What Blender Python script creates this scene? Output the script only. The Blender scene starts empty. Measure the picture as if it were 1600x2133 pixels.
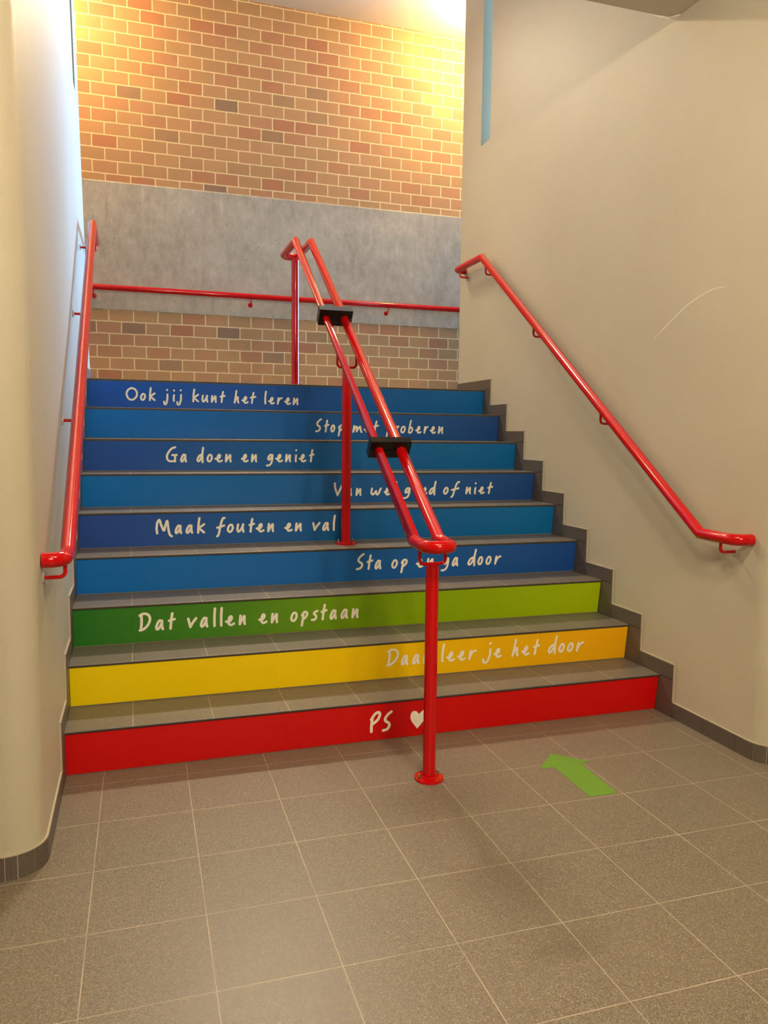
import bpy, bmesh, math, random
from mathutils import Vector, Matrix

random.seed(4)
S = bpy.context.scene
COL = S.collection

# ------------------------------------------------------------------ camera
cd = bpy.data.cameras.new('camera')
cam = bpy.data.objects.new('camera', cd)
COL.objects.link(cam)
S.camera = cam
CAMROWS = [[0.9529443, -0.3029542, 0.0107682], [-0.0198462, -0.0977929, -0.9950089], [0.3024951, 0.9479743, -0.0992036]]
r_, d_, f_ = [Vector(v) for v in CAMROWS]
M = Matrix((r_, -d_, -f_)).transposed().to_4x4()
M.translation = Vector((0.27689, -2.98584, 1.28277))
cam.matrix_world = M
cd.sensor_fit = 'VERTICAL'
cd.sensor_height = 36.0
cd.sensor_width = 27.0
cd.lens = 1613.33 * 36.0 / 2133.0
cd.clip_start = 0.02

# ------------------------------------------------------------------ world, light, exposure
S.view_settings.view_transform = 'Standard'
S.view_settings.look = 'None'
S.view_settings.gamma = 1.0
S.view_settings.use_curve_mapping = False
S.view_settings.exposure = 0.46

w = bpy.data.worlds.new('world')
S.world = w
w.use_nodes = True
w.node_tree.nodes['Background'].inputs[0].default_value = (0.55, 0.75, 1.0, 1)
w.node_tree.nodes['Background'].inputs[1].default_value = 0.3


def area(name, loc, direction, sx, sy, power, color):
    l = bpy.data.lights.new(name, 'AREA')
    l.shape = 'RECTANGLE'
    l.size, l.size_y = sx, sy
    l.energy = power
    l.color = color
    o = bpy.data.objects.new(name, l)
    COL.objects.link(o)
    o.location = loc
    o.rotation_euler = Vector(direction).to_track_quat('-Z', 'Y').to_euler()
    return o


WARM = (1.0, 0.82, 0.60)
YELLOW = (1.0, 0.62, 0.24)
DAY = (0.19, 0.48, 1.0)


def lamp(name, loc, radius, power, color):
    l = bpy.data.lights.new(name, 'POINT')
    l.shadow_soft_size = radius
    l.energy = power
    l.color = color
    o = bpy.data.objects.new(name, l)
    COL.objects.link(o)
    o.location = loc
    return o


# two ceiling lamps of the hall, just behind the camera's position, and an added fill light further back
lamp('hall_lamp_and_fill', (0.80, -1.95, 3.04), 0.05, 37, WARM)
lamp('hall_lamp_and_fill', (1.45, -1.95, 3.04), 0.05, 37, WARM)
area('hall_lamp_and_fill', (1.2, -4.6, 3.05), (0, 0.5, -1), 1.2, 1.2, 145, WARM)
# two wall-washing lamps above the landing
lamp('landing_lamp_and_fill', (-0.50, 3.42, 4.72), 0.09, 74, YELLOW)
lamp('landing_lamp_and_fill', (3.20, 3.42, 4.72), 0.09, 74, YELLOW)
cen = area('landing_lamp_and_fill', (1.3, 3.7, 4.88), (0, -0.95, -1), 0.7, 0.12, 21, (1.0, 0.86, 0.64))  # added fill, aimed down the flight to bring out the tread shadow bands
cen.data.spread = math.radians(75)
# daylight through the tall window beside the landing
win = area('window_light', (3.96, 3.2, 3.28), (-1, -0.6, 0.0), 1.3, 3.0, 185, DAY)
win.data.spread = math.radians(95)
area('window_light', (3.96, 0.9, 3.7), (-1, 0.7, -0.03), 0.7, 1.6, 2.5, DAY)

# ------------------------------------------------------------------ node helpers


def srgb(r, g, b):
    def f(c):
        c /= 255.0
        return c / 12.92 if c <= 0.04045 else ((c + 0.055) / 1.055) ** 2.4
    return (f(r), f(g), f(b), 1.0)


class N:
    def __init__(self, name):
        self.m = bpy.data.materials.new(name)
        self.m.use_nodes = True
        self.t = self.m.node_tree
        self.b = self.t.nodes['Principled BSDF']

    def n(self, typ, **kw):
        nd = self.t.nodes.new(typ)
        for k, v in kw.items():
            if k.startswith('i_'):
                key = k[2:]
                nd.inputs[int(key) if key.isdigit() else key].default_value = v
            else:
                setattr(nd, k, v)
        return nd

    def l(self, a, b):
        self.t.links.new(a, b)

    def coord(self):
        return self.n('ShaderNodeTexCoord').outputs['Object']

    def noise(self, vec, scale, detail=4, rough=0.55):
        nd = self.n('ShaderNodeTexNoise')
        nd.inputs['Scale'].default_value = scale
        nd.inputs['Detail'].default_value = detail
        nd.inputs['Roughness'].default_value = rough
        self.l(vec, nd.inputs['Vector'])
        return nd.outputs['Fac']

    def ramp(self, fac, stops, interp='LINEAR'):
        nd = self.n('ShaderNodeValToRGB')
        cr = nd.color_ramp
        cr.interpolation = interp
        while len(cr.elements) > 1:
            cr.elements.remove(cr.elements[-1])
        cr.elements[0].position = stops[0][0]
        cr.elements[0].color = stops[0][1]
        for p, c in stops[1:]:
            e = cr.elements.new(p)
            e.color = c
        self.l(fac, nd.inputs[0])
        return nd.outputs[0]

    def mix(self, fac, a, b, mode='MIX'):
        nd = self.n('ShaderNodeMix', data_type='RGBA', blend_type=mode)
        for sock, v in ((nd.inputs[0], fac), (nd.inputs[6], a), (nd.inputs[7], b)):
            if hasattr(v, 'links'):
                self.l(v, sock)
            else:
                sock.default_value = v
        return nd.outputs[2]

    def math(self, op, a, b=0.0, c=0.0):
        nd = self.n('ShaderNodeMath', operation=op)
        for i, v in enumerate((a, b, c)):
            if hasattr(v, 'links'):
                self.l(v, nd.inputs[i])
            else:
                nd.inputs[i].default_value = v
        return nd.outputs[0]

    def mapping(self, vec, loc=(0, 0, 0), rot=(0, 0, 0), sc=(1, 1, 1), typ='POINT'):
        nd = self.n('ShaderNodeMapping', vector_type=typ)
        nd.inputs['Location'].default_value = loc
        nd.inputs['Rotation'].default_value = rot
        nd.inputs['Scale'].default_value = sc
        self.l(vec, nd.inputs['Vector'])
        return nd.outputs[0]

    def bump(self, h, strength=0.3, dist=0.01, prev=None):
        nd = self.n('ShaderNodeBump')
        nd.inputs['Strength'].default_value = strength
        nd.inputs['Distance'].default_value = dist
        self.l(h, nd.inputs['Height'])
        if prev is not None:
            self.l(prev, nd.inputs['Normal'])
        return nd.outputs[0]

    def done(self, color=None, rough=0.5, normal=None, spec=0.5, **kw):
        if color is not None:
            if hasattr(color, 'links'):
                self.l(color, self.b.inputs['Base Color'])
            else:
                self.b.inputs['Base Color'].default_value = color
        if hasattr(rough, 'links'):
            self.l(rough, self.b.inputs['Roughness'])
        else:
            self.b.inputs['Roughness'].default_value = rough
        self.b.inputs['Specular IOR Level'].default_value = spec
        if normal is not None:
            self.l(normal, self.b.inputs['Normal'])
        for k, v in kw.items():
            self.b.inputs[k.replace('_', ' ')].default_value = v
        return self.m


def m_plaster():
    a = N('painted_plaster')
    c = a.coord()
    n1 = a.noise(c, 1.3, 5)
    n2 = a.noise(c, 14, 6, 0.6)
    n3 = a.noise(c, 60, 3)
    col = a.ramp(n1, [(0.3, srgb(188, 181, 157)), (0.7, srgb(195, 189, 165))])
    v = a.n('ShaderNodeTexVoronoi', feature='F1')
    v.inputs['Scale'].default_value = 2.3
    a.l(c, v.inputs['Vector'])
    spots = a.ramp(v.outputs['Distance'], [(0.0, (1, 1, 1, 1)), (0.012, (1, 1, 1, 1)), (0.02, (0, 0, 0, 1))])
    col = a.mix(a.math('MULTIPLY', spots, 0.35), col, srgb(120, 108, 92))
    b = a.bump(n2, 0.12, 0.012)
    b = a.bump(n3, 0.06, 0.004, b)
    return a.done(col, 0.55, b, 0.4)


def m_plaster_rough():
    a = N('lumpy_painted_plaster')
    c = a.coord()
    n1 = a.noise(c, 1.3, 5)
    n2 = a.noise(a.mapping(c, sc=(1, 1, 0.5)), 11, 7, 0.65)
    n3 = a.noise(c, 45, 4)
    col = a.ramp(n1, [(0.3, srgb(188, 181, 157)), (0.7, srgb(195, 189, 165))])
    b = a.bump(n2, 0.35, 0.02)
    b = a.bump(n3, 0.1, 0.006, b)
    return a.done(col, 0.5, b, 0.4)


def m_ceiling():
    a = N('white_ceiling_paint')
    c = a.coord()
    b = a.bump(a.noise(a.mapping(c, sc=(0.3, 3, 1)), 12, 4), 0.1, 0.01)
    return a.done(srgb(216, 210, 196), 0.7, b, 0.3)


def m_brick(z0, rowh, x0, bw, name):
    a = N(name)
    c = a.coord()
    sp = a.n('ShaderNodeSeparateXYZ')
    a.l(c, sp.inputs[0])
    cb = a.n('ShaderNodeCombineXYZ')
    a.l(a.math('SUBTRACT', sp.outputs[0], x0 - bw * 40), cb.inputs[0])
    a.l(a.math('SUBTRACT', sp.outputs[2], z0 - rowh * 40), cb.inputs[1])
    wob = a.n('ShaderNodeTexNoise')
    wob.inputs['Scale'].default_value = 9
    wob.inputs['Detail'].default_value = 3
    a.l(c, wob.inputs['Vector'])
    wv = a.n('ShaderNodeVectorMath', operation='SCALE')
    ws = a.n('ShaderNodeVectorMath', operation='SUBTRACT')
    a.l(wob.outputs['Color'], ws.inputs[0])
    ws.inputs[1].default_value = (0.5, 0.5, 0.5)
    a.l(ws.outputs[0], wv.inputs[0])
    wv.inputs['Scale'].default_value = 0.009
    va = a.n('ShaderNodeVectorMath', operation='ADD')
    a.l(cb.outputs[0], va.inputs[0])
    a.l(wv.outputs[0], va.inputs[1])
    br = a.n('ShaderNodeTexBrick')
    br.offset = 0.5
    br.offset_frequency = 2
    a.l(va.outputs[0], br.inputs['Vector'])
    br.inputs['Color1'].default_value = (0, 0, 0, 1)
    br.inputs['Color2'].default_value = (1, 1, 1, 1)
    br.inputs['Mortar'].default_value = (0, 0, 0, 1)
    br.inputs['Scale'].default_value = 1.0
    br.inputs['Mortar Size'].default_value = 0.0052
    br.inputs['Mortar Smooth'].default_value = 0.15
    br.inputs['Bias'].default_value = 0.0
    br.inputs['Brick Width'].default_value = bw
    br.inputs['Row Height'].default_value = rowh
    col = a.ramp(br.outputs['Color'], [
        (0.0, srgb(128, 114, 104)), (0.012, srgb(134, 118, 104)), (0.03, srgb(182, 150, 108)),
        (0.4, srgb(196, 160, 114)), (0.65, srgb(192, 150, 112)), (0.85, srgb(188, 140, 104)),
        (1.0, srgb(182, 124, 94))])
    big = a.noise(c, 7, 4)
    col = a.mix(0.3, col, a.ramp(big, [(0.3, srgb(160, 134, 108)), (0.7, srgb(192, 146, 112))]))
    fine = a.noise(c, 160, 3, 0.7)
    pits = a.ramp(fine, [(0.3, (0.45, 0.45, 0.45, 1)), (0.42, (1, 1, 1, 1))])
    col = a.mix(0.8, col, pits, 'MULTIPLY')
    mort = a.ramp(a.noise(c, 60, 3), [(0.3, srgb(226, 208, 160)), (0.7, srgb(240, 224, 180))])
    col = a.mix(br.outputs['Fac'], col, mort)
    h = a.math('ADD', a.math('MULTIPLY', br.outputs['Fac'], -1.0), a.math('MULTIPLY', fine, 0.25))
    return a.done(col, 0.85, a.bump(h, 0.6, 0.004), 0.2)


def m_concrete():
    a = N('fair_faced_concrete')
    c = a.coord()
    streak = a.noise(a.mapping(c, sc=(7, 1, 0.8)), 3, 7, 0.7)
    cloud = a.noise(c, 2.2, 7, 0.65)
    blot = a.noise(a.mapping(c, sc=(1.6, 1, 1)), 9, 6, 0.7)
    fine = a.noise(c, 120, 4, 0.7)
    col = a.ramp(cloud, [(0.3, srgb(142, 141, 132)), (0.5, srgb(172, 171, 162)), (0.7, srgb(192, 191, 182))])
    col = a.mix(0.5, col, a.ramp(blot, [(0.35, srgb(146, 145, 136)), (0.55, srgb(178, 177, 168)), (0.7, srgb(206, 204, 196))]))
    sp = a.n('ShaderNodeSeparateXYZ')
    a.l(c, sp.inputs[0])
    high = a.math('SMOOTH_MIN', a.math('MAXIMUM', a.math('MULTIPLY', a.math('SUBTRACT', sp.outputs[2], 2.55), 1.3), 0.0), 1.0, 0.1)
    drip = a.ramp(streak, [(0.36, (0, 0, 0, 1)), (0.6, (0.1, 0.1, 0.1, 1)), (0.72, (1, 1, 1, 1))])
    col = a.mix(a.math('MULTIPLY', drip, high), col, srgb(214, 212, 202))
    dk = a.ramp(streak, [(0.28, (1, 1, 1, 1)), (0.42, (0, 0, 0, 1))])
    col = a.mix(a.math('MULTIPLY', dk, 0.45), col, srgb(128, 127, 118))
    v = a.n('ShaderNodeTexVoronoi', feature='F1')
    v.inputs['Scale'].default_value = 11
    v.inputs['Randomness'].default_value = 1
    a.l(c, v.inputs['Vector'])
    pit = a.ramp(v.outputs['Distance'], [(0.0, (1, 1, 1, 1)), (0.05, (1, 1, 1, 1)), (0.08, (0, 0, 0, 1))])
    pit2 = a.math('MULTIPLY', pit, a.math('GREATER_THAN', blot, 0.5))
    col = a.mix(a.math('MULTIPLY', pit2, 0.75), col, srgb(86, 84, 78))
    col = a.mix(a.math('MULTIPLY', fine, 0.25), col, srgb(126, 126, 118))
    return a.done(col, 0.7, a.bump(a.math('SUBTRACT', cloud, pit2), 0.15, 0.01), 0.35)


def tile_speckle(a, c, dark, mid, light):
    vo = a.n('ShaderNodeTexVoronoi', feature='F1')
    vo.inputs['Scale'].default_value = 430
    a.l(c, vo.inputs['Vector'])
    sv = a.n('ShaderNodeSeparateColor')
    a.l(vo.outputs['Color'], sv.inputs[0])
    s1 = sv.outputs[0]
    s2 = a.noise(c, 90, 3, 0.6)
    s3 = a.noise(c, 2.5, 4)
    col = a.ramp(s1, [(0.0, dark), (0.25, dark), (0.55, mid), (0.8, mid), (1.0, light)])
    col = a.mix(a.math('MULTIPLY', s2, 0.25), col, dark)
    col = a.mix(a.math('MULTIPLY', s3, 0.3), col, mid)
    return col, s1


def m_floor():
    a = N('speckled_floor_tile')
    c = a.coord()
    vec = a.mapping(c, loc=(0.133, -0.381, 0), rot=(0, 0, -0.0055), typ='TEXTURE')
    vec = a.mapping(vec, loc=(30.0, 30.0, 0))
    br = a.n('ShaderNodeTexBrick')
    br.offset = 0.0
    a.l(vec, br.inputs['Vector'])
    br.inputs['Color1'].default_value = (0, 0, 0, 1)
    br.inputs['Color2'].default_value = (1, 1, 1, 1)
    br.inputs['Scale'].default_value = 1.0
    br.inputs['Mortar Size'].default_value = 0.0016
    br.inputs['Mortar Smooth'].default_value = 0.3
    br.inputs['Brick Width'].default_value = 0.3
    br.inputs['Row Height'].default_value = 0.3
    col, s1 = tile_speckle(a, c, srgb(94, 85, 69), srgb(127, 116, 97), srgb(170, 158, 134))
    col = a.mix(a.math('MULTIPLY', br.outputs['Color'], 0.10), col, srgb(105, 96, 82))
    grout = a.ramp(a.noise(c, 5, 3), [(0.3, srgb(150, 138, 118)), (0.7, srgb(186, 172, 148))])
    col = a.mix(br.outputs['Fac'], col, grout)
    h = a.math('SUBTRACT', a.math('MULTIPLY', s1, 0.12), br.outputs['Fac'])
    rough = a.math('ADD', a.math('MULTIPLY', s1, 0.25), 0.33)
    return a.done(col, rough, a.bump(h, 0.16, 0.0015), 0.5)


def m_tread():
    a = N('ribbed_tread_tile')
    c = a.coord()
    sp = a.n('ShaderNodeSeparateXYZ')
    a.l(c, sp.inputs[0])
    x = a.math('SUBTRACT', sp.outputs[0], 0.242 - 30.0)
    fx = a.math('ABSOLUTE', a.math('SUBTRACT', a.math('FRACT', a.math('DIVIDE', x, 0.3)), 0.5))
    joint = a.math('GREATER_THAN', fx, 0.4955)
    col, s1 = tile_speckle(a, c, srgb(92, 86, 76), srgb(118, 110, 98), srgb(142, 133, 119))
    # grooves near the nosing (local y runs from the front edge)
    yl = a.math('FRACT', a.math('DIVIDE', sp.outputs[1], T_ := 0.251824))
    yy = a.math('MULTIPLY', yl, T_)
    near = a.math('LESS_THAN', yy, 0.085)
    gv = a.math('LESS_THAN', a.math('FRACT', a.math('DIVIDE', yy, 0.0105)), 0.22)
    groove = a.math('MULTIPLY', gv, near)
    col = a.mix(a.math('MULTIPLY', groove, 0.45), col, srgb(70, 64, 55))
    col = a.mix(joint, col, srgb(176, 164, 142))
    h = a.math('SUBTRACT', a.math('MULTIPLY', s1, 0.05), groove)
    return a.done(col, 0.42, a.bump(h, 0.3, 0.0015), 0.5)


def m_skirt():
    a = N('dark_skirting_tile')
    c = a.coord()
    col, s1 = tile_speckle(a, c, srgb(84, 76, 67), srgb(98, 90, 80), srgb(112, 103, 92))
    return a.done(col, 0.4, a.bump(s1, 0.05, 0.001), 0.5)


def simple(name, col, rough=0.5, spec=0.5, bump=None, **kw):
    a = N(name)
    nb = None
    c = a.coord()
    base = a.mix(a.math('MULTIPLY', a.noise(c, 8, 3), 0.12), col, tuple(v * 0.82 for v in col[:3]) + (1,))
    if bump:
        nb = a.bump(a.noise(c, bump[0], 3), bump[1], bump[2])
    return a.done(base, rough, nb, spec, **kw)


def m_riser(name, stops):
    a = N(name)
    c = a.coord()
    sp = a.n('ShaderNodeSeparateXYZ')
    a.l(c, sp.inputs[0])
    fx = a.math('DIVIDE', sp.outputs[0], 2.598)
    col = a.ramp(fx, stops)
    x = a.math('SUBTRACT', sp.outputs[0], 0.242 - 30.0)
    j = a.math('ABSOLUTE', a.math('SUBTRACT', a.math('FRACT', a.math('DIVIDE', x, 0.3)), 0.5))
    joint = a.ramp(j, [(0.490, (0, 0, 0, 1)), (0.4965, (1, 1, 1, 1))])
    nb = a.bump(a.math('MULTIPLY', joint, -1.0), 0.25, 0.001)
    nb = a.bump(a.noise(c, 5, 2), 0.03, 0.01, nb)
    return a.done(col, 0.3, nb, 0.3)


PLASTER = m_plaster()
LUMPY = m_plaster_rough()
CEIL = m_ceiling()
BRICK_LOW = m_brick(1.4086, 0.0993, -0.0225, 0.197, 'yellow_brick_below')
BRICK_UP = m_brick(3.2918, 0.1012, -0.024, 0.197, 'yellow_brick_above')
CONC = m_concrete()
FLOOR = m_floor()
TREAD = m_tread()
SKIRT = m_skirt()
GROUT = simple('cream_grout', srgb(186, 174, 150), 0.8, 0.2, (200, 0.2, 0.001))
EDGE = simple('tread_edge_shade', srgb(56, 49, 41), 0.6)  # shadow gap below the nosing, painted onto the tread's front face
RED = simple('red_gloss_paint', srgb(196, 6, 12), 0.09, 0.45)
BLACK = simple('black_plastic', srgb(9, 9, 10), 0.3, 0.45)
STEEL = simple('bright_steel', srgb(190, 190, 192), 0.22, 0.5, Metallic=1.0)
PLATE = simple('pale_painted_disc', srgb(196, 190, 178), 0.4)
CREAM = simple('off_white_vinyl', srgb(250, 246, 230), 0.4, 0.4)
GREEN = simple('green_floor_sticker', srgb(104, 144, 50), 0.7, 0.15, (120, 0.1, 0.001))
WHITE_CHIP = simple('white_chipped_plaster', srgb(240, 235, 225), 0.8, 0.2, (80, 0.3, 0.003))
DARK = simple('dark_slot_line', srgb(60, 56, 50), 0.8)
FRAME = simple('grey_window_frame', srgb(150, 152, 154), 0.4)

# ------------------------------------------------------------------ mesh helpers


def build(name, bm, mats, parent=None, smooth=None, loc=None):
    me = bpy.data.meshes.new(name)
    bm.normal_update()
    bm.to_mesh(me)
    bm.free()
    if not isinstance(mats, (list, tuple)):
        mats = [mats]
    for m in mats:
        me.materials.append(m)
    if smooth:
        for p in me.polygons:
            p.use_smooth = True
        me.set_sharp_from_angle(angle=math.radians(smooth))
    o = bpy.data.objects.new(name, me)
    COL.objects.link(o)
    if parent is not None:
        o.parent = parent
    if loc is not None:
        o.location = loc
    return o


def structure(o):
    o['kind'] = 'structure'
    return o


def thing(o, label, cat, group=None):
    o['label'] = label
    o['category'] = cat
    if group:
        o['group'] = group
    return o


def empty(name, loc=(0, 0, 0)):
    o = bpy.data.objects.new(name, None)
    o.empty_display_size = 0.1
    COL.objects.link(o)
    o.location = loc
    return o


def box(bm, x0, x1, y0, y1, z0, z1, mi=0):
    vs = [bm.verts.new(p) for p in ((x0, y0, z0), (x1, y0, z0), (x1, y1, z0), (x0, y1, z0),
                                    (x0, y0, z1), (x1, y0, z1), (x1, y1, z1), (x0, y1, z1))]
    for f in ((0, 3, 2, 1), (4, 5, 6, 7), (0, 1, 5, 4), (1, 2, 6, 5), (2, 3, 7, 6), (3, 0, 4, 7)):
        bm.faces.new([vs[i] for i in f]).material_index = mi


def prism(bm, prof, axis, a0, a1, mi=0):
    """extrude a 2D profile along an axis ('x': prof=(y,z); 'z': prof=(x,y))"""
    def P(p, a):
        return (a, p[0], p[1]) if axis == 'x' else (p[0], p[1], a)
    A = [bm.verts.new(P(p, a0)) for p in prof]
    B = [bm.verts.new(P(p, a1)) for p in prof]
    fs = [bm.faces.new(A), bm.faces.new(B)]
    n = len(prof)
    for i in range(n):
        fs.append(bm.faces.new((A[i], A[(i + 1) % n], B[(i + 1) % n], B[i])))
    for f in fs:
        f.material_index = mi
    bmesh.ops.recalc_face_normals(bm, faces=fs)


def tube(bm, pts, r, seg=20, closed=False, mi=0):
    """mitred tube through pts"""
    P = [Vector(p) for p in pts]
    n = len(P)
    rings = []
    d0 = (P[1] - P[0]).normalized()
    up = Vector((0, 0, 1)) if abs(d0.z) < 0.9 else Vector((1, 0, 0))
    u = d0.cross(up).normalized()
    prev = d0
    if closed:
        prev = (P[0] - P[-1]).normalized()
        u = prev.cross(up).normalized()
    for i in range(n):
        if closed:
            din = (P[i] - P[i - 1]).normalized()
            dout = (P[(i + 1) % n] - P[i]).normalized()
        else:
            din = (P[i] - P[i - 1]).normalized() if i > 0 else (P[1] - P[0]).normalized()
            dout = (P[i + 1] - P[i]).normalized() if i < n - 1 else din
        # transport u from prev to din
        ax = prev.cross(din)
        if ax.length > 1e-7:
            u = Matrix.Rotation(prev.angle(din), 3, ax.normalized()) @ u
        u = (u - din * u.dot(din)).normalized()
        v = din.cross(u)
        nrm = (din + dout)
        nrm = nrm.normalized() if nrm.length > 1e-6 else din
        ring = []
        for k in range(seg):
            a = 2 * math.pi * k / seg
            off = (u * math.cos(a) + v * math.sin(a)) * r
            t = -off.dot(nrm) / max(din.dot(nrm), 0.2)
            ring.append(bm.verts.new(P[i] + off + din * t))
        rings.append(ring)
        prev = din
    m = n if closed else n - 1
    for i in range(m):
        A, B = rings[i], rings[(i + 1) % n]
        shift = 0
        if closed and i == n - 1:
            shift = min(range(seg), key=lambda s: (A[0].co - B[s].co).length)
        for k in range(seg):
            f = bm.faces.new((A[k], A[(k + 1) % seg], B[(k + 1 + shift) % seg], B[(k + shift) % seg]))
            f.material_index = mi
    if not closed:
        bm.faces.new(list(reversed(rings[0]))).material_index = mi
        bm.faces.new(rings[-1]).material_index = mi
    bmesh.ops.recalc_face_normals(bm, faces=bm.faces[:])


def cyl(bm, p0, p1, r, seg=20):
    tube(bm, [p0, p1], r, seg)


def dome(bm, c, axis, r, seg=14):
    """short rounded end cap"""
    q = Vector(axis).to_track_quat('Z', 'Y').to_matrix().to_4x4()
    q.translation = Vector(c)
    bmesh.ops.create_uvsphere(bm, u_segments=seg, v_segments=8, radius=r, matrix=q)


def arc(c, u, v, r, a0, a1, n):
    c, u, v = Vector(c), Vector(u), Vector(v)
    return [tuple(c + (u * math.cos(math.radians(a0 + (a1 - a0) * i / n)) + v * math.sin(math.radians(a0 + (a1 - a0) * i / n))) * r)
            for i in range(n + 1)]


# ------------------------------------------------------------------ measures (metres)
W = 2.598      # width of the flight
T = 0.251824   # going
K = 0.02243    # rake of a riser
RH = 0.17795   # rise
NS = 9
TOP = NS * RH
BACK_Y = 4.0
XR = 2.606     # face of the wall on the right
XL = -0.006    # face of the wall on the left
END = 2.5      # far end of both stair walls
CEIL_Z = 3.144
HIGH_Z = 4.928
SK = 0.07
SF = 0.095

# ------------------------------------------------------------------ structure
bm = bmesh.new()
box(bm, -3.5, 6.0, -7.0, 0.3, -0.12, 0.0)
structure(build('floor', bm, FLOOR))

bm = bmesh.new()
box(bm, -1.8, 4.0, (NS - 1) * T + K + 0.005, BACK_Y, TOP - 0.2, TOP)
structure(build('floor_landing', bm, TREAD))

# ceiling of the hall: ends in an edge over the foot of the flight
bm = bmesh.new()
box(bm, -3.5, 6.0, -7.0, 0.112, CEIL_Z, CEIL_Z + 0.3)
ceiling = structure(build('ceiling', bm, CEIL))
bm = bmesh.new()
box(bm, -3.5, 6.0, -0.1, 0.112, CEIL_Z + 0.3, HIGH_Z)
structure(build('wall_over_hall', bm, PLASTER))
bm = bmesh.new()
box(bm, -3.5, 6.0, -0.1, BACK_Y + 0.2, HIGH_Z, HIGH_Z + 0.15)
structure(build('ceiling_landing', bm, CEIL))

# chip of bare plaster at the ceiling edge
bm = bmesh.new()
pts = [(2.44, 0.1135, 3.1445), (2.52, 0.1135, 3.138), (2.58, 0.114, 3.137), (2.604, 0.113, 3.134), (2.604, 0.06, 3.139),
       (2.592, 0.075, 3.1425), (2.57, 0.1, 3.1425), (2.50, 0.108, 3.1425)]
A = [bm.verts.new(p) for p in pts]
cc = bm.verts.new((2.57, 0.108, 3.141))
for i in range(len(A)):
    bm.faces.new((A[i], A[(i + 1) % len(A)], cc))
ch = build('plaster_chip', bm, WHITE_CHIP, ceiling)

LV = [0.0, 1.7, 3.29, 4.7, HIGH_Z]


def side_wall(name, face, sgn, far, lean):
    """wall beside the flight with a rounded near corner and a slit near its far end.
    sgn=+1: solid lies towards +x."""
    rc = 0.1
    yn = -0.655
    th = 0.25
    corner = arc((face + sgn * rc, yn + rc, 0), (-sgn, 0, 0), (0, -1, 0), rc, 0, 90, 14)
    prof = [(face, 2.035)] + [(p[0], p[1]) for p in corner] + [(far, yn), (far, yn + 0.25), (face + sgn * th, yn + 0.25), (face + sgn * th, 2.035)]
    bm = bmesh.new()
    for a, b in zip(LV[:-1], LV[1:]):
        prism(bm, prof, 'z', a, b)
        prism(bm, [(face, 2.18), (face + sgn * th, 2.18), (face + sgn * th, END), (face, END)], 'z', a, b)
        if a < 3.2 or a > 4.6:
            prism(bm, [(face, 2.035), (face + sgn * th, 2.035), (face + sgn * th, 2.18), (face, 2.18)], 'z', a, b)
    # drop the inner faces between stacked pieces
    bmesh.ops.remove_doubles(bm, verts=bm.verts[:], dist=1e-5)
    seen = {}
    for f in bm.faces:
        seen.setdefault(tuple(sorted(v.index for v in f.verts)), []).append(f)
    bm.verts.index_update()
    seen = {}
    for f in bm.faces:
        seen.setdefault(tuple(sorted(v.index for v in f.verts)), []).append(f)
    dead = [f for l in seen.values() if len(l) > 1 for f in l]
    bmesh.ops.delete(bm, geom=dead, context='FACES_ONLY')
    for v in bm.verts:
        if v.co.z > 1.7:
            v.co.x -= lean * (v.co.z - 1.7)
    bm.faces.ensure_lookup_table()
    for f in bm.faces:
        if f.calc_center_median().y < -0.5:
            f.material_index = 1
    return structure(build(name, bm, [PLASTER, LUMPY], smooth=30))


wall_right = side_wall('wall_right', XR, 1, 6.0, 0.0)
wall_left = side_wall('wall_left', XL, -1, -3.5, 0.016)

# hall walls behind the camera
bm = bmesh.new()
box(bm, -3.6, -3.5, -7.0, -0.4, 0, CEIL_Z)
structure(build('wall_hall_left', bm, PLASTER))
bm = bmesh.new()
box(bm, 6.0, 6.1, -7.0, -0.4, 0, CEIL_Z)
structure(build('wall_hall_right', bm, PLASTER))
bm = bmesh.new()
box(bm, -3.6, 6.1, -7.1, -7.0, 0, CEIL_Z)
structure(build('wall_hall_back', bm, PLASTER))

# far wall: brick, a band of concrete, brick
bm = bmesh.new()
box(bm, -1.8, 4.0, BACK_Y, BACK_Y + 0.2, TOP - 0.2, 2.305, 0)
box(bm, -1.8, 4.0, BACK_Y, BACK_Y + 0.2, 3.336, HIGH_Z, 1)
back = structure(build('wall_back', bm, [BRICK_LOW, BRICK_UP]))
bm = bmesh.new()
nx = 120
# slightly ragged lower and upper arrises
for i in range(nx):
    xa, xb = -1.8 + 6.2 * i / nx, -1.8 + 6.2 * (i + 1) / nx
rng = random.Random(2)
zb = [2.300 + rng.uniform(-0.006, 0.004) for _ in range(nx + 1)]
ft = BACK_Y - 0.012
for i in range(nx):
    xa, xb = -1.8 + 6.2 * i / nx, -1.8 + 6.2 * (i + 1) / nx
    q = [bm.verts.new(p) for p in ((xa, ft, zb[i]), (xb, ft, zb[i + 1]), (xb, ft, 3.322), (xa, ft, 3.322),
                                   (xa, BACK_Y + 0.1, zb[i]), (xb, BACK_Y + 0.1, zb[i + 1]),
                                   (xa, BACK_Y + 0.002, 3.337), (xb, BACK_Y + 0.002, 3.337))]
    bm.faces.new((q[0], q[1], q[2], q[3]))
    bm.faces.new((q[0], q[4], q[5], q[1]))
    bm.faces.new((q[3], q[2], q[7], q[6]))
bmesh.ops.remove_doubles(bm, verts=bm.verts[:], dist=1e-5)
build('concrete_band', bm, CONC, back)

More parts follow.
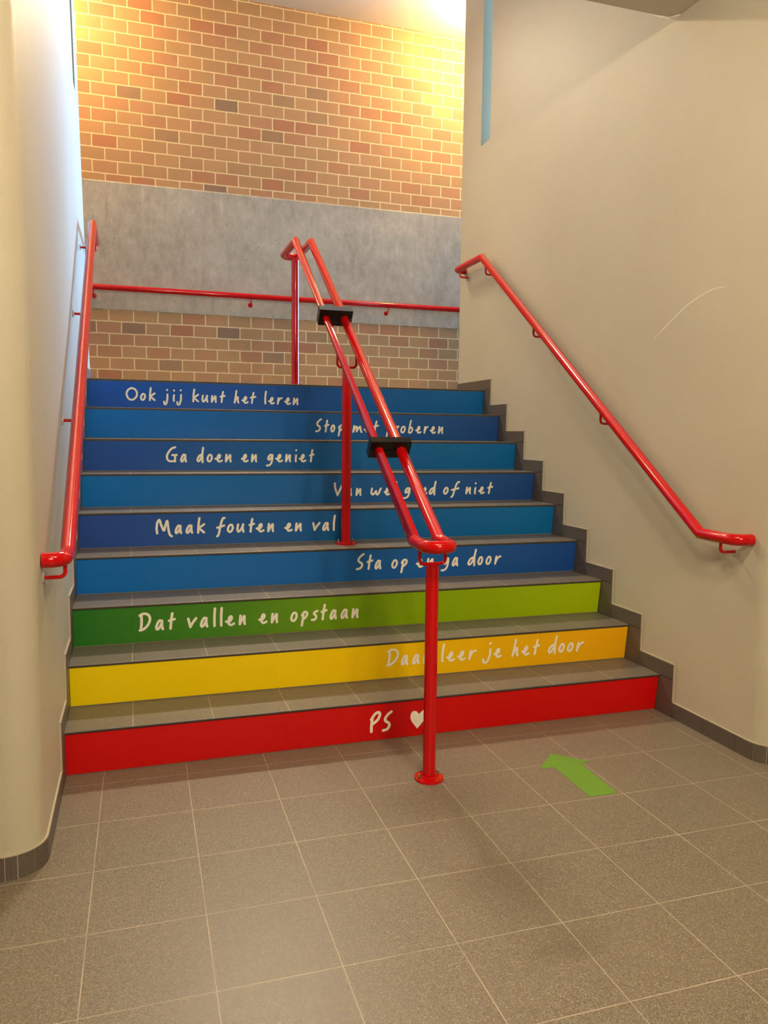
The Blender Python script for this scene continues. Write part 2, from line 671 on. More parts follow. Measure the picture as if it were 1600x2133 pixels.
# outer walls of the stairwell
bm = bmesh.new()
box(bm, -1.9, -1.8, -0.42, BACK_Y + 0.2, 0, HIGH_Z)
structure(build('wall_landing_left', bm, PLASTER))
bm = bmesh.new()
box(bm, 4.0, 4.2, -0.42, BACK_Y + 0.2, 0, 2.0)
box(bm, 4.0, 4.2, -0.42, 0.5, 2.0, HIGH_Z)
box(bm, 4.0, 4.2, 3.9, BACK_Y + 0.2, 2.0, HIGH_Z)
box(bm, 4.0, 4.2, 0.5, 3.9, 4.75, HIGH_Z)
structure(build('wall_landing_right', bm, PLASTER))
bm = bmesh.new()
for y in (0.5, 1.6, 2.75, 3.85):
    box(bm, 4.06, 4.12, y, y + 0.05, 2.0, 4.75)
for z in (2.0, 4.70):
    box(bm, 4.06, 4.12, 0.55, 3.85, z, z + 0.05)
structure(build('window_1', bm, FRAME))

# ------------------------------------------------------------------ skirting


def skirting(name, face, sgn):
    """stepped tile band following the flight; face = wall face, sgn = side on which the wall lies"""
    bm = bmesh.new()
    t = 0.008
    fr = face - sgn * t
    g = 0.0012

    def slab(y0, y1, z0, z1):
        a, b = sorted((face + sgn * 0.003, fr))
        box(bm, a, b, y0 + g, y1 - g, z0 + g, z1 - g)

    def bead(y0, y1, z0, z1):
        a, b = sorted((face + sgn * 0.003, fr + sgn * 0.002))
        box(bm, a, b, y0, y1, z0, z1, 1)

    for i in range(NS):
        z0 = i * RH
        slab(i * T - SF, i * T + K, z0, z0 + RH)
        y1 = (i + 1) * T - SF if i < NS - 1 else END
        if i < NS - 1:
            slab(i * T - SF, y1, z0 + RH, z0 + RH + SK)
        else:
            ys = [i * T - SF, i * T + 0.12, i * T + 0.42, END]
            for a, b in zip(ys[:-1], ys[1:]):
                slab(a, b, z0 + RH, z0 + RH + SK)
        bead(i * T - SF - 0.004, y1, z0 + RH + SK - g, z0 + RH + SK + 0.003)
        zl = z0 + SK if i else SK
        bead(i * T - SF - 0.004, i * T - SF + g, zl, z0 + RH + SK)
        # grout behind the joints
        a, b = sorted((face + sgn * 0.003, fr + sgn * 0.0015))
        box(bm, a, b, i * T - SF + 0.003, i * T + K, z0 + 0.001, z0 + RH + SK - 0.003, 1)
        if i < NS - 1:
            box(bm, a, b, i * T - SF + 0.003, y1 + 0.01, z0 + RH - 0.02, z0 + RH + SK - 0.003, 1)
        else:
            box(bm, a, b, i * T - SF + 0.003, y1 - 0.003, z0 + RH - 0.02, z0 + RH + SK - 0.003, 1)
    # straight and curved run along the hall floor
    rc = 0.1
    yn = -0.655
    path = [(face, y) for y in (-SF, -0.30, -0.478, yn + rc)]
    arcp = arc((face + sgn * rc, yn + rc, 0), (-sgn, 0, 0), (0, -1, 0), rc, 0, 90, 10)
    run = [((face, -SF), (-sgn, 0)), ((face, -0.30), (-sgn, 0)), ((face, yn + rc + 0.06), (-sgn, 0))]
    for k, p in enumerate(arcp):
        a = math.radians(9 * k)
        run.append(((p[0], p[1]), (-sgn * math.cos(a), -math.sin(a))))
    xx = face + sgn * rc
    for s in range(1, 12):
        run.append(((xx + sgn * 0.30 * s, yn), (0, -1)))
    joints = {1, 2, 5, 8, 11, 13} | set(range(14, 30))
    for mi, (tt, top) in enumerate(((t, SK), (t - 0.002, SK + 0.003))):
        for i in range(len(run) - 1):
            (p, n), (q, m) = run[i], run[i + 1]
            ga = g if (i in joints and mi == 0) else 0.0
            gb = g if (i + 1 in joints and mi == 0) else 0.0
            d = Vector((q[0] - p[0], q[1] - p[1]))
            L = d.length
            d.normalize()
            P0 = Vector(p) + d * ga
            P1 = Vector(q) - d * gb
            vs = []
            for z in (0.0, top):
                for (b, nn) in ((P0, n), (P1, m)):
                    vs.append(bm.verts.new((b.x - nn[0] * 0.003, b.y - nn[1] * 0.003, z)))
                    vs.append(bm.verts.new((b.x + nn[0] * tt, b.y + nn[1] * tt, z)))
            a0, a1, b0, b1, c0, c1, e0, e1 = vs
            fs = [bm.faces.new(x) for x in ((a1, b1, e1, c1), (c0, c1, e1, e0), (a0, a1, c1, c0), (b0, b1, e1, e0), (a0, b0, e0, c0))]
            for f in fs:
                f.material_index = mi
            bmesh.ops.recalc_face_normals(bm, faces=fs)
    return structure(build(name, bm, [SKIRT, GROUT]))


skirting('baseboard_right', XR, 1)
skirting('baseboard_left', XL, -1)

# ------------------------------------------------------------------ staircase
stairs = empty('staircase', (W / 2, 0, 0))
thing(stairs, 'wide tiled staircase with rainbow coloured risers carrying white handwritten Dutch sentences', 'staircase')
SX = -W / 2


def part(name, bm, mats, smooth=None, label=None, parent=None):
    o = build(name, bm, mats, None, smooth)
    o.parent = parent or stairs
    if parent is None:
        o.matrix_parent_inverse = Matrix.Translation((-W / 2, 0, 0))
    if label:
        o['label'] = label
    return o


# body behind the tiles (shows only as grout)
bm = bmesh.new()
prof = [(NS * T - T + K + 0.004, 0.0)]
prof = [(0.006 + K, 0.0)]
for i in range(NS):
    prof.append((i * T + K + 0.0045, i * RH))
    prof.append((i * T + 0.0045, (i + 1) * RH - 0.004))
prof.append(((NS - 1) * T + K + 0.2, NS * RH - 0.004))
prof.append(((NS - 1) * T + K + 0.2, 0.0))
prism(bm, prof[1:], 'x', 0.0015, W - 0.0015)
part('stair_body', bm, GROUT)

COLORS = [
    ('red riser', [(0, srgb(206, 10, 8)), (1, srgb(206, 10, 8))]),
    ('yellow riser shading to orange', [(0, srgb(240, 214, 0)), (0.35, srgb(248, 214, 0)), (0.7, srgb(246, 192, 4)), (1, srgb(242, 178, 12))]),
    ('green riser shading to lime', [(0, srgb(40, 118, 38)), (0.25, srgb(72, 136, 28)), (0.55, srgb(128, 168, 4)), (1, srgb(166, 194, 0))]),
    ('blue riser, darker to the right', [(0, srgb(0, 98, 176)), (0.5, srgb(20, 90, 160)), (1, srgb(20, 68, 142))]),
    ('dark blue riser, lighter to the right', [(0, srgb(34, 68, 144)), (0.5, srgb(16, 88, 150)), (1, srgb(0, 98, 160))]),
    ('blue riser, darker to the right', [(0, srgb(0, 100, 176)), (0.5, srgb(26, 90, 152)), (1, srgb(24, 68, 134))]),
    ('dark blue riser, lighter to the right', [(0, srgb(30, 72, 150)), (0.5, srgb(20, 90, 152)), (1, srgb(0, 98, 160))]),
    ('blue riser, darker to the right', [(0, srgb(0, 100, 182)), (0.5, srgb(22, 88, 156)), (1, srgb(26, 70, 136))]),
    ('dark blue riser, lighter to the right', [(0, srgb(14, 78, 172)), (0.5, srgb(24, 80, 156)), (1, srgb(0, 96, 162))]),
]

# handwriting: strokes in a box 0..1 wide, x-height = 1
G = {
    'a': [[(.84, .86), (.55, 1.0), (.2, .62), (.05, .2), (.2, 0), (.5, .2), (.78, .62), (.86, .92)], [(.86, .95), (.84, .45), (.97, 0)]],
    'b': [[(.5, 1.95), (.3, 1.1), (.08, .08)], [(.1, .12), (.22, .62), (.6, .86), (.95, .6), (.82, .16), (.4, -.02), (.1, .08)]],
    'd': [[(.66, .98), (.3, .8), (.02, .3), (.16, .03), (.45, .22), (.74, .8)], [(.98, 2.0), (.84, 1.1), (.86, .4), (.88, -.1)]],
    'e': [[(.0, .42), (.3, .34), (.62, .58), (.72, .86), (.56, 1.0), (.36, .74), (.3, .3), (.48, .03), (.74, .02), (1.0, .14)]],
    'f': [[(1.0, 1.92), (.8, 1.86), (.6, 1.35), (.42, .5), (.26, -.3), (.08, -.55)], [(.08, .62), (.5, .74), (.95, .9)]],
    'g': [[(.92, .9), (.6, 1.0), (.28, .7), (.22, .36), (.45, .28), (.72, .56), (.92, .92)], [(.94, .95), (.92, .35), (.72, -.3), (.35, -.58), (.0, -.6)]],
    'h': [[(.45, 1.95), (.3, 1.1), (.06, .0)], [(.1, .1), (.35, .58), (.66, .92), (.8, .8), (.76, .4), (.9, .0)]],
    'i': [[(.7, .92), (.3, .5), (.35, .0)], [(.72, 1.66), (.76, 1.7)]],
    'j': [[(.95, 1.0), (.92, .3), (.66, -.4), (.32, -.62), (.06, -.48), (.04, -.18)], [(.86, 1.72), (.9, 1.76)]],
    'k': [[(.26, 1.95), (.12, 1.0), (.06, .0)], [(.98, 1.12), (.5, .82), (.12, .58)], [(.14, .6), (.5, .36), (.96, .02)]],
    'l': [[(.75, 2.0), (.3, 1.2), (.25, .5), (.35, .0)]],
    'm': [[(.1, .95), (.06, .5), (.02, .0)], [(.04, .1), (.22, .62), (.38, .86), (.44, .6), (.42, .08)], [(.44, .12), (.62, .6), (.8, .86), (.84, .5), (.98, .0)]],
    'n': [[(.14, 1.0), (.06, .5), (.04, .0)], [(.05, .06), (.4, .5), (.78, .94), (.86, .8), (.84, .3), (.92, .0)]],
    'o': [[(.5, .98), (.16, .7), (.04, .3), (.3, .02), (.7, .12), (.97, .55), (.84, .9), (.5, .98)]],
    'p': [[(.34, .72), (.26, .1), (.12, -.62)], [(.12, .62), (.4, .94), (.74, 1.0), (.98, .8), (.8, .42), (.3, .12)]],
    'r': [[(.22, .98), (.1, .5), (.08, .0)], [(.1, .2), (.36, .62), (.66, .9), (1.0, .98)]],
    's': [[(.95, 1.04), (.5, .92), (.34, .72), (.66, .5), (.74, .24), (.45, .02), (.0, .0)]],
    't': [[(.62, 1.72), (.44, 1.0), (.28, .0)], [(.04, .9), (.5, .98), (1.0, 1.06)]],
    'u': [[(.12, 1.0), (.02, .4), (.16, .03), (.46, .2), (.74, .6), (.9, 1.02)], [(.9, 1.02), (.84, .5), (.97, .0)]],
    'v': [[(.0, 1.0), (.14, .5), (.26, .04)], [(.26, .04), (.55, .5), (1.0, 1.02)]],
    'w': [[(.08, 1.0), (.02, .35), (.18, .04), (.38, .3), (.52, .62), (.54, .2), (.7, .05), (.86, .45), (.99, 1.0)]],
    'O': [[(.55, 1.86), (.2, 1.6), (.02, .9), (.22, .15), (.6, .0), (.95, .55), (.98, 1.25), (.75, 1.75), (.45, 1.86)]],
    'S': [[(.98, 1.92), (.6, 1.7), (.22, 1.3), (.3, .98), (.72, .74), (.8, .42), (.5, .1), (.0, .02)]],
    'G': [[(.86, 2.06), (.5, 1.86), (.14, 1.2), (.03, .6), (.2, .12), (.55, .04), (.82, .1)], [(.56, .94), (.78, .92), (1.0, .96)], [(.86, .92), (.82, .4), (.84, .02)]],
    'V': [[(.06, 1.9), (.1, 1.2), (.4, .02)], [(.4, .02), (.6, .7), (1.0, 1.9)]],
    'M': [[(.08, 1.4), (.04, .7), (.07, .02)], [(.08, 1.4), (.22, 1.8), (.34, 1.1), (.5, .36), (.6, 1.0), (.72, 1.66), (.78, .8), (.86, -.1), (1.0, -.42)]],
    'D': [[(.16, 1.66), (.18, .9), (.1, .06)], [(.02, 1.66), (.4, 1.86), (.82, 1.7), (.98, 1.2), (.76, .55), (.36, .12), (.0, .0)]],
    'P': [[(.14, 1.3), (.08, .7), (.1, .0)], [(.02, 1.28), (.4, 1.8), (.78, 1.98), (.98, 1.72), (.76, 1.2), (.2, .78)]],
}
WORDS = ['PS *', 'Daar leer je het door', 'Dat vallen en opstaan', 'Sta op en ga door', 'Maak fouten en val', 'Van wel goed of niet',
         'Ga doen en geniet', 'Stop met proberen', 'Ook jij kunt het leren']
TEXT = {
    0: ([('P', 1.1797, 1.23), ('S', 1.235, 1.2798), ('*', 1.3585, 1.4383)], 0.039, 0.0353, 0.0467),
    1: ([('D', 1.3314, 1.3919), ('a', 1.3996, 1.439), ('a', 1.4537, 1.4942), ('r', 1.5071, 1.5441), ('l', 1.5963, 1.616), ('e', 1.6226, 1.6689), ('e', 1.6776, 1.7223), ('r', 1.7337, 1.7762), ('j', 1.8067, 1.8544), ('e', 1.8627, 1.9081), ('h', 1.9581, 2.0), ('e', 2.0106, 2.0564), ('t', 2.0706, 2.1098), ('d', 2.1528, 2.2033), ('o', 2.2106, 2.247), ('o', 2.2579, 2.2961), ('r', 2.3079, 2.3523)], 0.0598, 0.0553, 0.0438),
    2: ([('D', 0.2679, 0.3237), ('a', 0.3359, 0.3775), ('t', 0.3911, 0.427), ('v', 0.4749, 0.5208), ('a', 0.5296, 0.5695), ('l', 0.5887, 0.6014), ('l', 0.6187, 0.6316), ('e', 0.6419, 0.6884), ('n', 0.7027, 0.7393), ('e', 0.7919, 0.8363), ('n', 0.8497, 0.8878), ('o', 0.9404, 0.9778), ('p', 0.988, 1.0278), ('s', 1.0395, 1.0775), ('t', 1.0844, 1.1192), ('a', 1.1276, 1.1669), ('a', 1.1809, 1.2213), ('n', 1.2355, 1.2747)], 0.0534, 0.0518, 0.0444),
    3: ([('S', 1.3273, 1.3719), ('t', 1.3824, 1.4184), ('a', 1.4248, 1.4647), ('o', 1.5156, 1.5534), ('p', 1.5642, 1.6067), ('e', 1.6516, 1.6956), ('n', 1.7095, 1.754), ('g', 1.7931, 1.841), ('a', 1.8523, 1.8932), ('d', 1.9435, 1.9953), ('o', 2.0011, 2.0359), ('o', 2.0487, 2.0855), ('r', 2.1001, 2.1413)], 0.0602, 0.0569, 0.0441),
    4: ([('M', 0.3542, 0.441), ('a', 0.448, 0.4878), ('a', 0.5013, 0.542), ('k', 0.5575, 0.6015), ('f', 0.6513, 0.7027), ('o', 0.7076, 0.7453), ('u', 0.7563, 0.8005), ('t', 0.8178, 0.8531), ('e', 0.8562, 0.903), ('n', 0.9155, 0.9551), ('e', 1.0057, 1.0516), ('n', 1.0612, 1.103), ('v', 1.1548, 1.2004), ('a', 1.2082, 1.2496), ('l', 1.2661, 1.2846)], 0.062, 0.0556, 0.0419),
    5: ([('V', 1.332, 1.3939), ('a', 1.3971, 1.4449), ('n', 1.4628, 1.5014), ('w', 1.5511, 1.6195), ('e', 1.6326, 1.6721), ('l', 1.6952, 1.7151), ('g', 1.7516, 1.7984), ('o', 1.8118, 1.859), ('e', 1.8691, 1.903), ('d', 1.9098, 1.9576), ('o', 2.0009, 2.0381), ('f', 2.0472, 2.1077), ('n', 2.1448, 2.1849), ('i', 2.2011, 2.2153), ('e', 2.2294, 2.2721), ('t', 2.2864, 2.3258)], 0.0427, 0.043, 0.0397),
    6: ([('G', 0.4288, 0.4951), ('a', 0.5062, 0.5464), ('d', 0.5969, 0.6409), ('o', 0.6523, 0.6892), ('e', 0.6978, 0.7448), ('n', 0.7551, 0.7967), ('e', 0.8466, 0.8916), ('n', 0.9033, 0.9428), ('g', 0.9919, 1.0366), ('e', 1.0456, 1.0918), ('n', 1.1027, 1.1419), ('i', 1.1602, 1.1723), ('e', 1.1845, 1.2304), ('t', 1.2457, 1.2796)], 0.0471, 0.0479, 0.0424),
    7: ([('S', 1.3395, 1.382), ('t', 1.3941, 1.43), ('o', 1.4358, 1.4689), ('p', 1.4823, 1.5233), ('m', 1.5792, 1.6474), ('e', 1.6534, 1.6982), ('t', 1.7132, 1.7553), ('p', 1.7995, 1.8463), ('r', 1.8647, 1.8935), ('o', 1.8996, 1.9384), ('b', 1.9507, 1.9898), ('e', 2.0034, 2.0471), ('r', 2.0596, 2.0941), ('e', 2.1035, 2.1477), ('n', 2.1604, 2.2017)], 0.048, 0.0462, 0.043),
    8: ([('O', 0.2166, 0.2897), ('o', 0.3002, 0.3375), ('k', 0.3515, 0.394), ('j', 0.4366, 0.4702), ('i', 0.4938, 0.5096), ('j', 0.5154, 0.5515), ('k', 0.611, 0.6548), ('u', 0.668, 0.7122), ('n', 0.7248, 0.7655), ('t', 0.7789, 0.8177), ('h', 0.8664, 0.9064), ('e', 0.917, 0.9625), ('t', 0.9686, 1.0106), ('l', 1.0605, 1.0798), ('e', 1.0875, 1.1302), ('r', 1.1418, 1.1808), ('e', 1.191, 1.2357), ('n', 1.2459, 1.287)], 0.0507, 0.0444, 0.0409),
}


def smooth_line(pts, n=7):
    if len(pts) == 2:
        a, b = pts
        return [(a[0] + (b[0] - a[0]) * t / 4, a[1] + (b[1] - a[1]) * t / 4) for t in range(5)]
    out = []
    closed = pts[0] == pts[-1]
    for i in range(len(pts) - 1):
        p1, p2 = pts[i], pts[i + 1]
        p0 = pts[i - 1] if i > 0 else (pts[-2] if closed else p1)
        p3 = pts[i + 2] if i + 2 < len(pts) else (pts[1] if closed else p2)
        for k in range(n):
            t = k / n
            out.append(tuple(0.5 * (2 * p1[j] + (p2[j] - p0[j]) * t + (2 * p0[j] - 5 * p1[j] + 4 * p2[j] - p3[j]) * t * t
                                    + (3 * p1[j] - p0[j] - 3 * p2[j] + p3[j]) * t ** 3) for j in (0, 1)))
    out.append(pts[-1])
    return out


def riser_point(i, x, s, off):
    """point on riser i: s metres up from its foot (vertical), off metres in front of it"""
    y = i * T + K * (1 - s / RH)
    nl = math.hypot(RH, K)
    return (x, y - off * RH / nl, i * RH + s - off * K / nl)


def ribbon(bm, pts, w, i, lift):
    P = [Vector(p) for p in pts]
    Q = [P[0]]
    for p in P[1:]:
        if (p - Q[-1]).length > 1e-4:
            Q.append(p)
    P = Q
    L, Rr = [], []
    for k, p in enumerate(P):
        a = P[max(k - 1, 0)]
        b = P[min(k + 1, len(P) - 1)]
        d = (b - a).normalized()
        nrm = Vector((-d.y, d.x)) * w / 2
        o = lift + 0.000006 * k
        L.append(bm.verts.new(riser_point(i, p.x + nrm.x, p.y + nrm.y, o)))
        Rr.append(bm.verts.new(riser_point(i, p.x - nrm.x, p.y - nrm.y, o)))
    for k in range(len(P) - 1):
        bm.faces.new((Rr[k], Rr[k + 1], L[k + 1], L[k]))
    for end in (0, -1):
        p = P[end]
        d = (P[0] - P[1]).normalized() if end == 0 else (P[-1] - P[-2]).normalized()
        n = Vector((-d.y, d.x))
        o = lift + 0.000006 * (0 if end == 0 else len(P) - 1)
        cap = []
        for q in range(1, 8):
            a = math.pi * q / 8
            v = p + (n * math.cos(a) + d * math.sin(a)) * w / 2
            cap.append(bm.verts.new(riser_point(i, v.x, v.y, o)))
        # d points outwards, n is to its left
        first, last = (Rr[0], L[0]) if end == 0 else (L[-1], Rr[-1])
        bm.faces.new([first] + cap + [last])


def lettering(i, parent):
    """one mesh per word, stuck on riser i"""
    items, s0, s1, xh = TEXT[i]
    xa, xb = items[0][1], items[-1][2]
    width = 0.0114 if i else 0.0122
    h = width / 2
    k0 = 0
    for word in WORDS[i].split():
        bm = bmesh.new()
        cnt = 0
        for ch, x0, x1 in items[k0:k0 + len(word)]:
            assert ch in word
            base = s0 + (s1 - s0) * ((x0 + x1) / 2 - xa) / (xb - xa)
            if ch == '*':
                hp = [(.44, 0.0), (.3, .32), (.08, .85), (.02, 1.3), (.08, 1.66), (.22, 1.78), (.38, 1.68), (.5, 1.42),
                      (.64, 1.66), (.82, 1.84), (.96, 1.78), (1.0, 1.5), (.93, 1.1), (.78, .7), (.6, .3)]
                loop = smooth_line(hp[:8], 5)[:-1] + smooth_line(hp[7:] + [hp[0]], 5)[:-1]
                c = bm.verts.new(riser_point(i, x0 + .48 * (x1 - x0), base + 1.0 * xh, 0.0012))
                vs = [bm.verts.new(riser_point(i, x0 + p[0] * (x1 - x0), base + p[1] * xh, 0.0012)) for p in loop]
                for k in range(len(vs)):
                    bm.faces.new((c, vs[k], vs[(k + 1) % len(vs)]))
                continue
            for st in G[ch]:
                pts = [(x0 + h + p[0] * max(x1 - x0 - width, 0.004), base + h + p[1] * (xh - h * 0.6)) for p in smooth_line(st)]
                cnt += 1
                ribbon(bm, pts, width, i, 0.0009 + 0.00012 * (cnt % 4))
        k0 += len(word)
        part('heart' if word == '*' else 'lettering', bm, CREAM, None,
             'cream white heart' if word == '*' else 'cream white handwritten word %s' % word, parent)


for i in range(NS):
    # riser: a raked tile carrying the printed sticker
    bm = bmesh.new()
    a = [riser_point(i, x, s, o) for o in (0.0, -0.004) for (x, s) in
         ((0.003, 0.0035), (W - 0.003, 0.0035), (W - 0.003, RH - 0.0125), (0.003, RH - 0.0125))]
    v = [bm.verts.new(p) for p in a]
    for f in ((0, 1, 2, 3), (4, 7, 6, 5), (0, 4, 5, 1), (1, 5, 6, 2), (2, 6, 7, 3), (3, 7, 4, 0)):
        bm.faces.new([v[k] for k in f])
    lab, st = COLORS[i]
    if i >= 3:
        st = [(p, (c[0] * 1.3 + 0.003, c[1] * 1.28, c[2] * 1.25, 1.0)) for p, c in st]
    mat = m_riser('riser_sticker_%d' % i, st)
    ris = part('riser', bm, mat, None, lab)
    lettering(i, ris)
    # tread
    if i < NS - 1:
        y1 = (i + 1) * T + K + 0.002
    else:
        y1 = i * T + K + 0.02
    z = (i + 1) * RH
    bm = bmesh.new()
    yf = i * T - 0.002
    prof = [(yf, z - 0.0095), (yf, z - 0.003), (yf + 0.0012, z - 0.0008), (yf + 0.003, z), (y1, z), (y1, z - 0.0095)]
    prism(bm, prof, 'x', 0.0008, W - 0.0008)
    bm.normal_update()
    for f in bm.faces:
        if f.normal.y < -0.9:
            f.material_index = 1
    part('tread', bm, [TREAD, EDGE])

# ------------------------------------------------------------------ floor arrow
bm = bmesh.new()
ar = [(1.857, -0.303), (1.968, -0.417), (1.921, -0.421), (1.913, -0.681), (1.799, -0.679), (1.803, -0.426), (1.744, -0.417)]
arrow = empty('floor_arrow', (1.857, -0.5, 0))
bpy.data.objects.remove(arrow)
prism(bm, [(x - 1.857, y + 0.5) for x, y in ar], 'z', 0.0, 0.0008)
arrow = build('floor_arrow', bm, GREEN, loc=(1.857, -0.5, 0.0001))
thing(arrow, 'green arrow sticker on the brown floor tiles pointing to the stairs', 'floor sticker')

# ------------------------------------------------------------------ handrails
TR = 0.0235


def wall_bracket(parent, face, sgn, xt, y, zt, drop, side_axis='x'):
    """rod from under the rail, bent towards the wall, with a small disc"""
    bm = bmesh.new()
    zb = zt - drop
    rb = 0.018
    c = arc((xt + sgn * rb, y, zb + rb), (-sgn, 0, 0), (0, 0, -1), rb, 0, 90, 6)
    tube(bm, [(xt, y, zt - 0.012)] + c + [(face + sgn * 0.002, y, zb)], 0.0062, 12)
    b = build('bracket', bm, RED, parent, 40)
    b.matrix_parent_inverse = parent.matrix_world.inverted()
    bm = bmesh.new()
    cyl(bm, (face + sgn * 0.001, y, zb), (face - sgn * 0.004, y, zb), 0.016, 20)
    p = build('wall_plate', bm, PLATE, b, 40)
    p['label'] = 'pale fixing disc on the wall'


def side_rail(label, xt, face, sgn, kink, apex, ytop, ybot, ys):
    root = empty('wall_handrail', (xt, 0.8, 1.6))
    bpy.context.view_layer.update()
    thing(root, label, 'handrail')
    rb = 0.045
    ky, kz = kink
    ay, az = apex
    pts = []
    ex = face - sgn * 0.003
    bot = arc((xt + sgn * rb, ybot + rb, kz - 0.002), (-sgn, 0, 0), (0, -1, 0), rb, 0, 90, 8)
    top = arc((xt + sgn * rb, ytop - rb, az), (-sgn, 0, 0), (0, 1, 0), rb, 0, 90, 8)
    pts = [(ex, ybot, kz - 0.002)] + list(reversed(bot)) + [(xt, ky, kz), (xt, ay, az)] + top + [(ex, ytop, az)]
    bm = bmesh.new()
    tube(bm, pts, TR, 24)
    rail = build('rail', bm, RED, root, 34)
    rail.matrix_parent_inverse = root.matrix_world.inverted()
    sl = (az - kz) / (ay - ky)
    for y in ys:
        zt = kz if y < ky else (az if y > ay else kz + sl * (y - ky))
        wall_bracket(root, face, sgn, xt, y, zt, 0.062 if (y < ky or y > ay) else 0.08)
    return root


side_rail('red tubular handrail fixed to the bare plaster wall right of the stairs', 2.53, XR, 1, (-0.308, 0.884), (1.955, 2.486), 2.405, -0.515,
          (-0.43, 0.465, 1.2, 1.89, 2.33))
side_rail('red tubular handrail fixed to the wall left of the stairs, foreshortened', 0.058, XL, -1, (-0.325, 0.896), (1.91, 2.47), 2.405, -0.47,
          (-0.43, 0.40, 1.15, 1.80, 2.33))

# rail on the far wall of the landing
root = empty('landing_handrail', (1.25, 3.92, 2.46))
bpy.context.view_layer.update()
thing(root, 'red horizontal handrail fixed to the concrete band of the landing wall', 'handrail')
bm = bmesh.new()
tube(bm, [(-1.2, 3.92, 2.464), (3.8, 3.92, 2.464)], 0.0235, 20)
rl = build('rail', bm, RED, root, 34)
rl.matrix_parent_inverse = root.matrix_world.inverted()
for x in (-0.035, 1.25, 2.50, 3.7):
    bm = bmesh.new()
    zt, zb = 2.464, 2.40
    c = arc((x, 3.92 + 0.018, zb + 0.018), (0, -1, 0), (0, 0, -1), 0.018, 0, 90, 6)
    tube(bm, [(x, 3.92, zt - 0.012)] + c + [(x, 3.99, zb)], 0.0062, 12)
    b = build('bracket', bm, RED, root, 40)
    b.matrix_parent_inverse = root.matrix_world.inverted()
    bm = bmesh.new()
    cyl(bm, (x, 3.989, zb), (x, 3.984, zb), 0.02, 18)
    build('wall_plate', bm, RED, b, 40)

# free-standing double rail in the middle
XC = 1.297
HS = 0.05
SL = RH / T
root = empty('central_handrail', (XC, -0.378, 0))
bpy.context.view_layer.update()
thing(root, 'red double handrail on three posts running up the middle of the stairs', 'handrail')
INV = root.matrix_world.inverted()
H0 = 1.118
ky = -0.316
kz = H0 + SL * ky
ay = 1.93
az = H0 + SL * ay
rb = HS
lo = arc((XC, -0.415, kz - 0.006), (-1, 0, 0), (0, -1, 0), rb, 0, 180, 18)
hi = arc((XC, 2.335, az), (1, 0, 0), (0, 1, 0), rb, 0, 180, 18)
pts = [(XC - HS, ky, kz)] + lo + [(XC + HS, ky, kz), (XC + HS, ay, az)] + hi + [(XC - HS, ay, az)]
bm = bmesh.new()
tube(bm, pts, TR, 24, closed=True)
rl = build('rail', bm, RED, root, 34)
rl.matrix_parent_inverse = INV


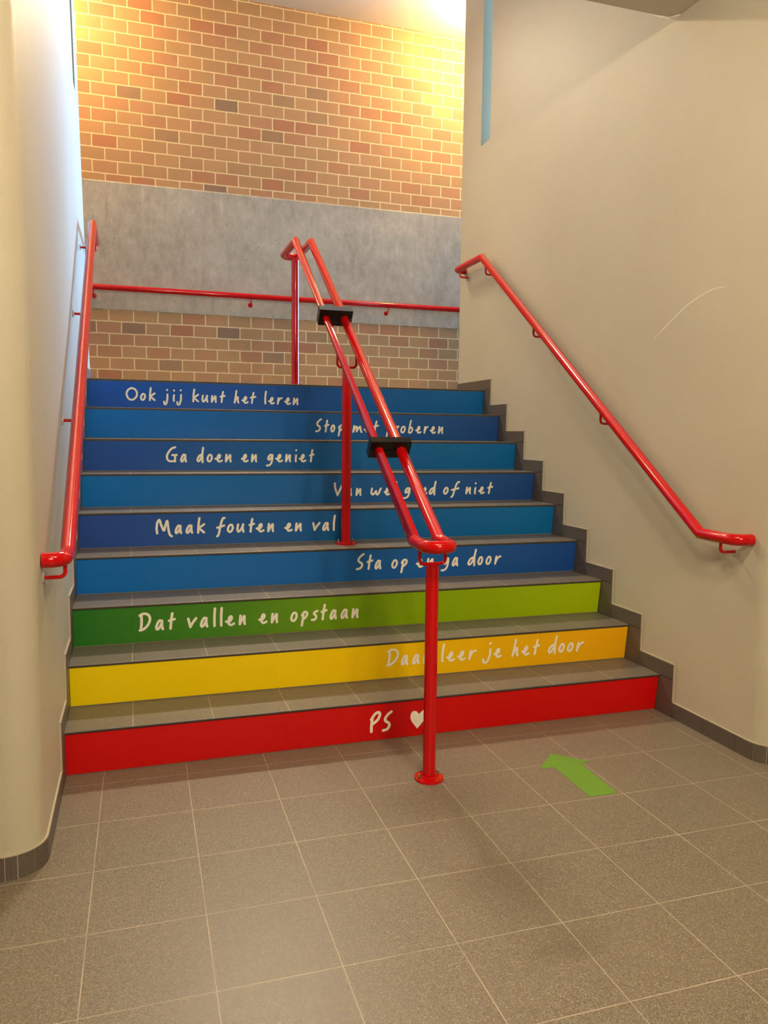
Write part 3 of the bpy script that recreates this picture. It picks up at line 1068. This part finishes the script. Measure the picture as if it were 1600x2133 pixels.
def post(y, zbase, ztop, zc, zrail, XC=XC):
    bm = bmesh.new()
    cyl(bm, (XC, y, zbase + 0.008), (XC, y, ztop), 0.024, 28)
    p = build('post', bm, RED, root, 40)
    p.matrix_parent_inverse = INV
    bm = bmesh.new()
    cyl(bm, (XC, y, zbase), (XC, y, zbase + 0.009), 0.055, 36)
    # weld bead round the foot
    tube(bm, [(XC + 0.026 * math.cos(a * math.pi / 12), y + 0.026 * math.sin(a * math.pi / 12), zbase + 0.010) for a in range(24)], 0.0035, 8, closed=True)
    build('base_plate', bm, RED, p, 40)
    for sx, sy in ((-0.040, -0.004), (0.040, 0.012)):
        bm = bmesh.new()
        cyl(bm, (XC + sx, y + sy, zbase + 0.009), (XC + sx, y + sy, zbase + 0.0105), 0.0085, 16)
        cyl(bm, (XC + sx, y + sy, zbase + 0.0105), (XC + sx, y + sy, zbase + 0.0185), 0.0062, 6)
        cyl(bm, (XC + sx, y + sy, zbase + 0.0185), (XC + sx, y + sy, zbase + 0.024), 0.0042, 12)
        dome(bm, (XC + sx, y + sy, zbase + 0.0235), (0, 0, 1), 0.0046)
        bo = build('bolt', bm, STEEL, p, 40)
        bo['label'] = 'steel anchor bolt'
    bm = bmesh.new()
    rr = 0.018
    path = [(XC - HS, y, zrail - 0.012)] + arc((XC - HS + rr, y, zc + rr), (-1, 0, 0), (0, 0, -1), rr, 0, 90, 6) \
        + list(reversed(arc((XC + HS - rr, y, zc + rr), (1, 0, 0), (0, 0, -1), rr, 0, 90, 6))) + [(XC + HS, y, zrail - 0.012)]
    tube(bm, path, 0.0064, 12)
    if ztop < zc - 0.001:
        cyl(bm, (XC, y, ztop - 0.002), (XC, y, zc), 0.012, 14)
    build('cradle', bm, RED, p, 40)


post(-0.378, 0.0, 0.808, 0.816, kz - 0.006)
post(0.904, 4 * RH, 1.606, 1.624, H0 + SL * 0.904, 1.310)
post(2.2, TOP, 2.425, 2.432, az)


def clamp_block(y, dz, th, hh):
    z = H0 + SL * y + dz
    ang = math.atan(SL)
    mat = Matrix.Translation((XC, y, z)) @ Matrix.Rotation(ang, 4, 'X')
    wd = 0.090
    b = None
    for name, z0, z1 in (('clamp_block', 0.001, hh), ('lower_half', -hh, -0.001)):
        bm = bmesh.new()
        box(bm, -wd, wd, -th, th, z0, z1)
        bmesh.ops.bevel(bm, geom=bm.edges[:], offset=0.0015, segments=2, affect='EDGES')
        bm.transform(mat)
        o = build(name, bm, BLACK, root if b is None else b, None)
        if b is None:
            o.matrix_parent_inverse = INV
            o['label'] = 'black clamp block gripping both rails'
            b = o


clamp_block(0.150, 0.006, 0.020, 0.041)
clamp_block(1.112, 0.006, 0.025, 0.045)

# ------------------------------------------------------------------ marks on the right wall
bm = bmesh.new()
sc = [(0.165, 1.743), (0.118, 1.770), (0.071, 1.796), (0.008, 1.831), (-0.055, 1.863), (-0.130, 1.889), (-0.203, 1.906), (-0.250, 1.908), (-0.298, 1.905)]
sc = smooth_line(sc, 4)
for k in range(len(sc) - 1):
    (ya, za), (yb, zb) = sc[k], sc[k + 1]
    wa = 0.0023 * math.sin(math.pi * (0.12 + 0.8 * k / len(sc)))
    wb = 0.0023 * math.sin(math.pi * (0.12 + 0.8 * (k + 1) / len(sc)))
    d = Vector((yb - ya, zb - za)).normalized()
    n = Vector((-d.y, d.x))
    q = [bm.verts.new((XR - 0.0006, p[0], p[1])) for p in ((ya + n.x * wa, za + n.y * wa), (ya - n.x * wa, za - n.y * wa),
                                                          (yb - n.x * wb, zb - n.y * wb), (yb + n.x * wb, zb + n.y * wb))]
    bm.faces.new(q)
build('scratch_mark', bm, WHITE_CHIP, wall_right)
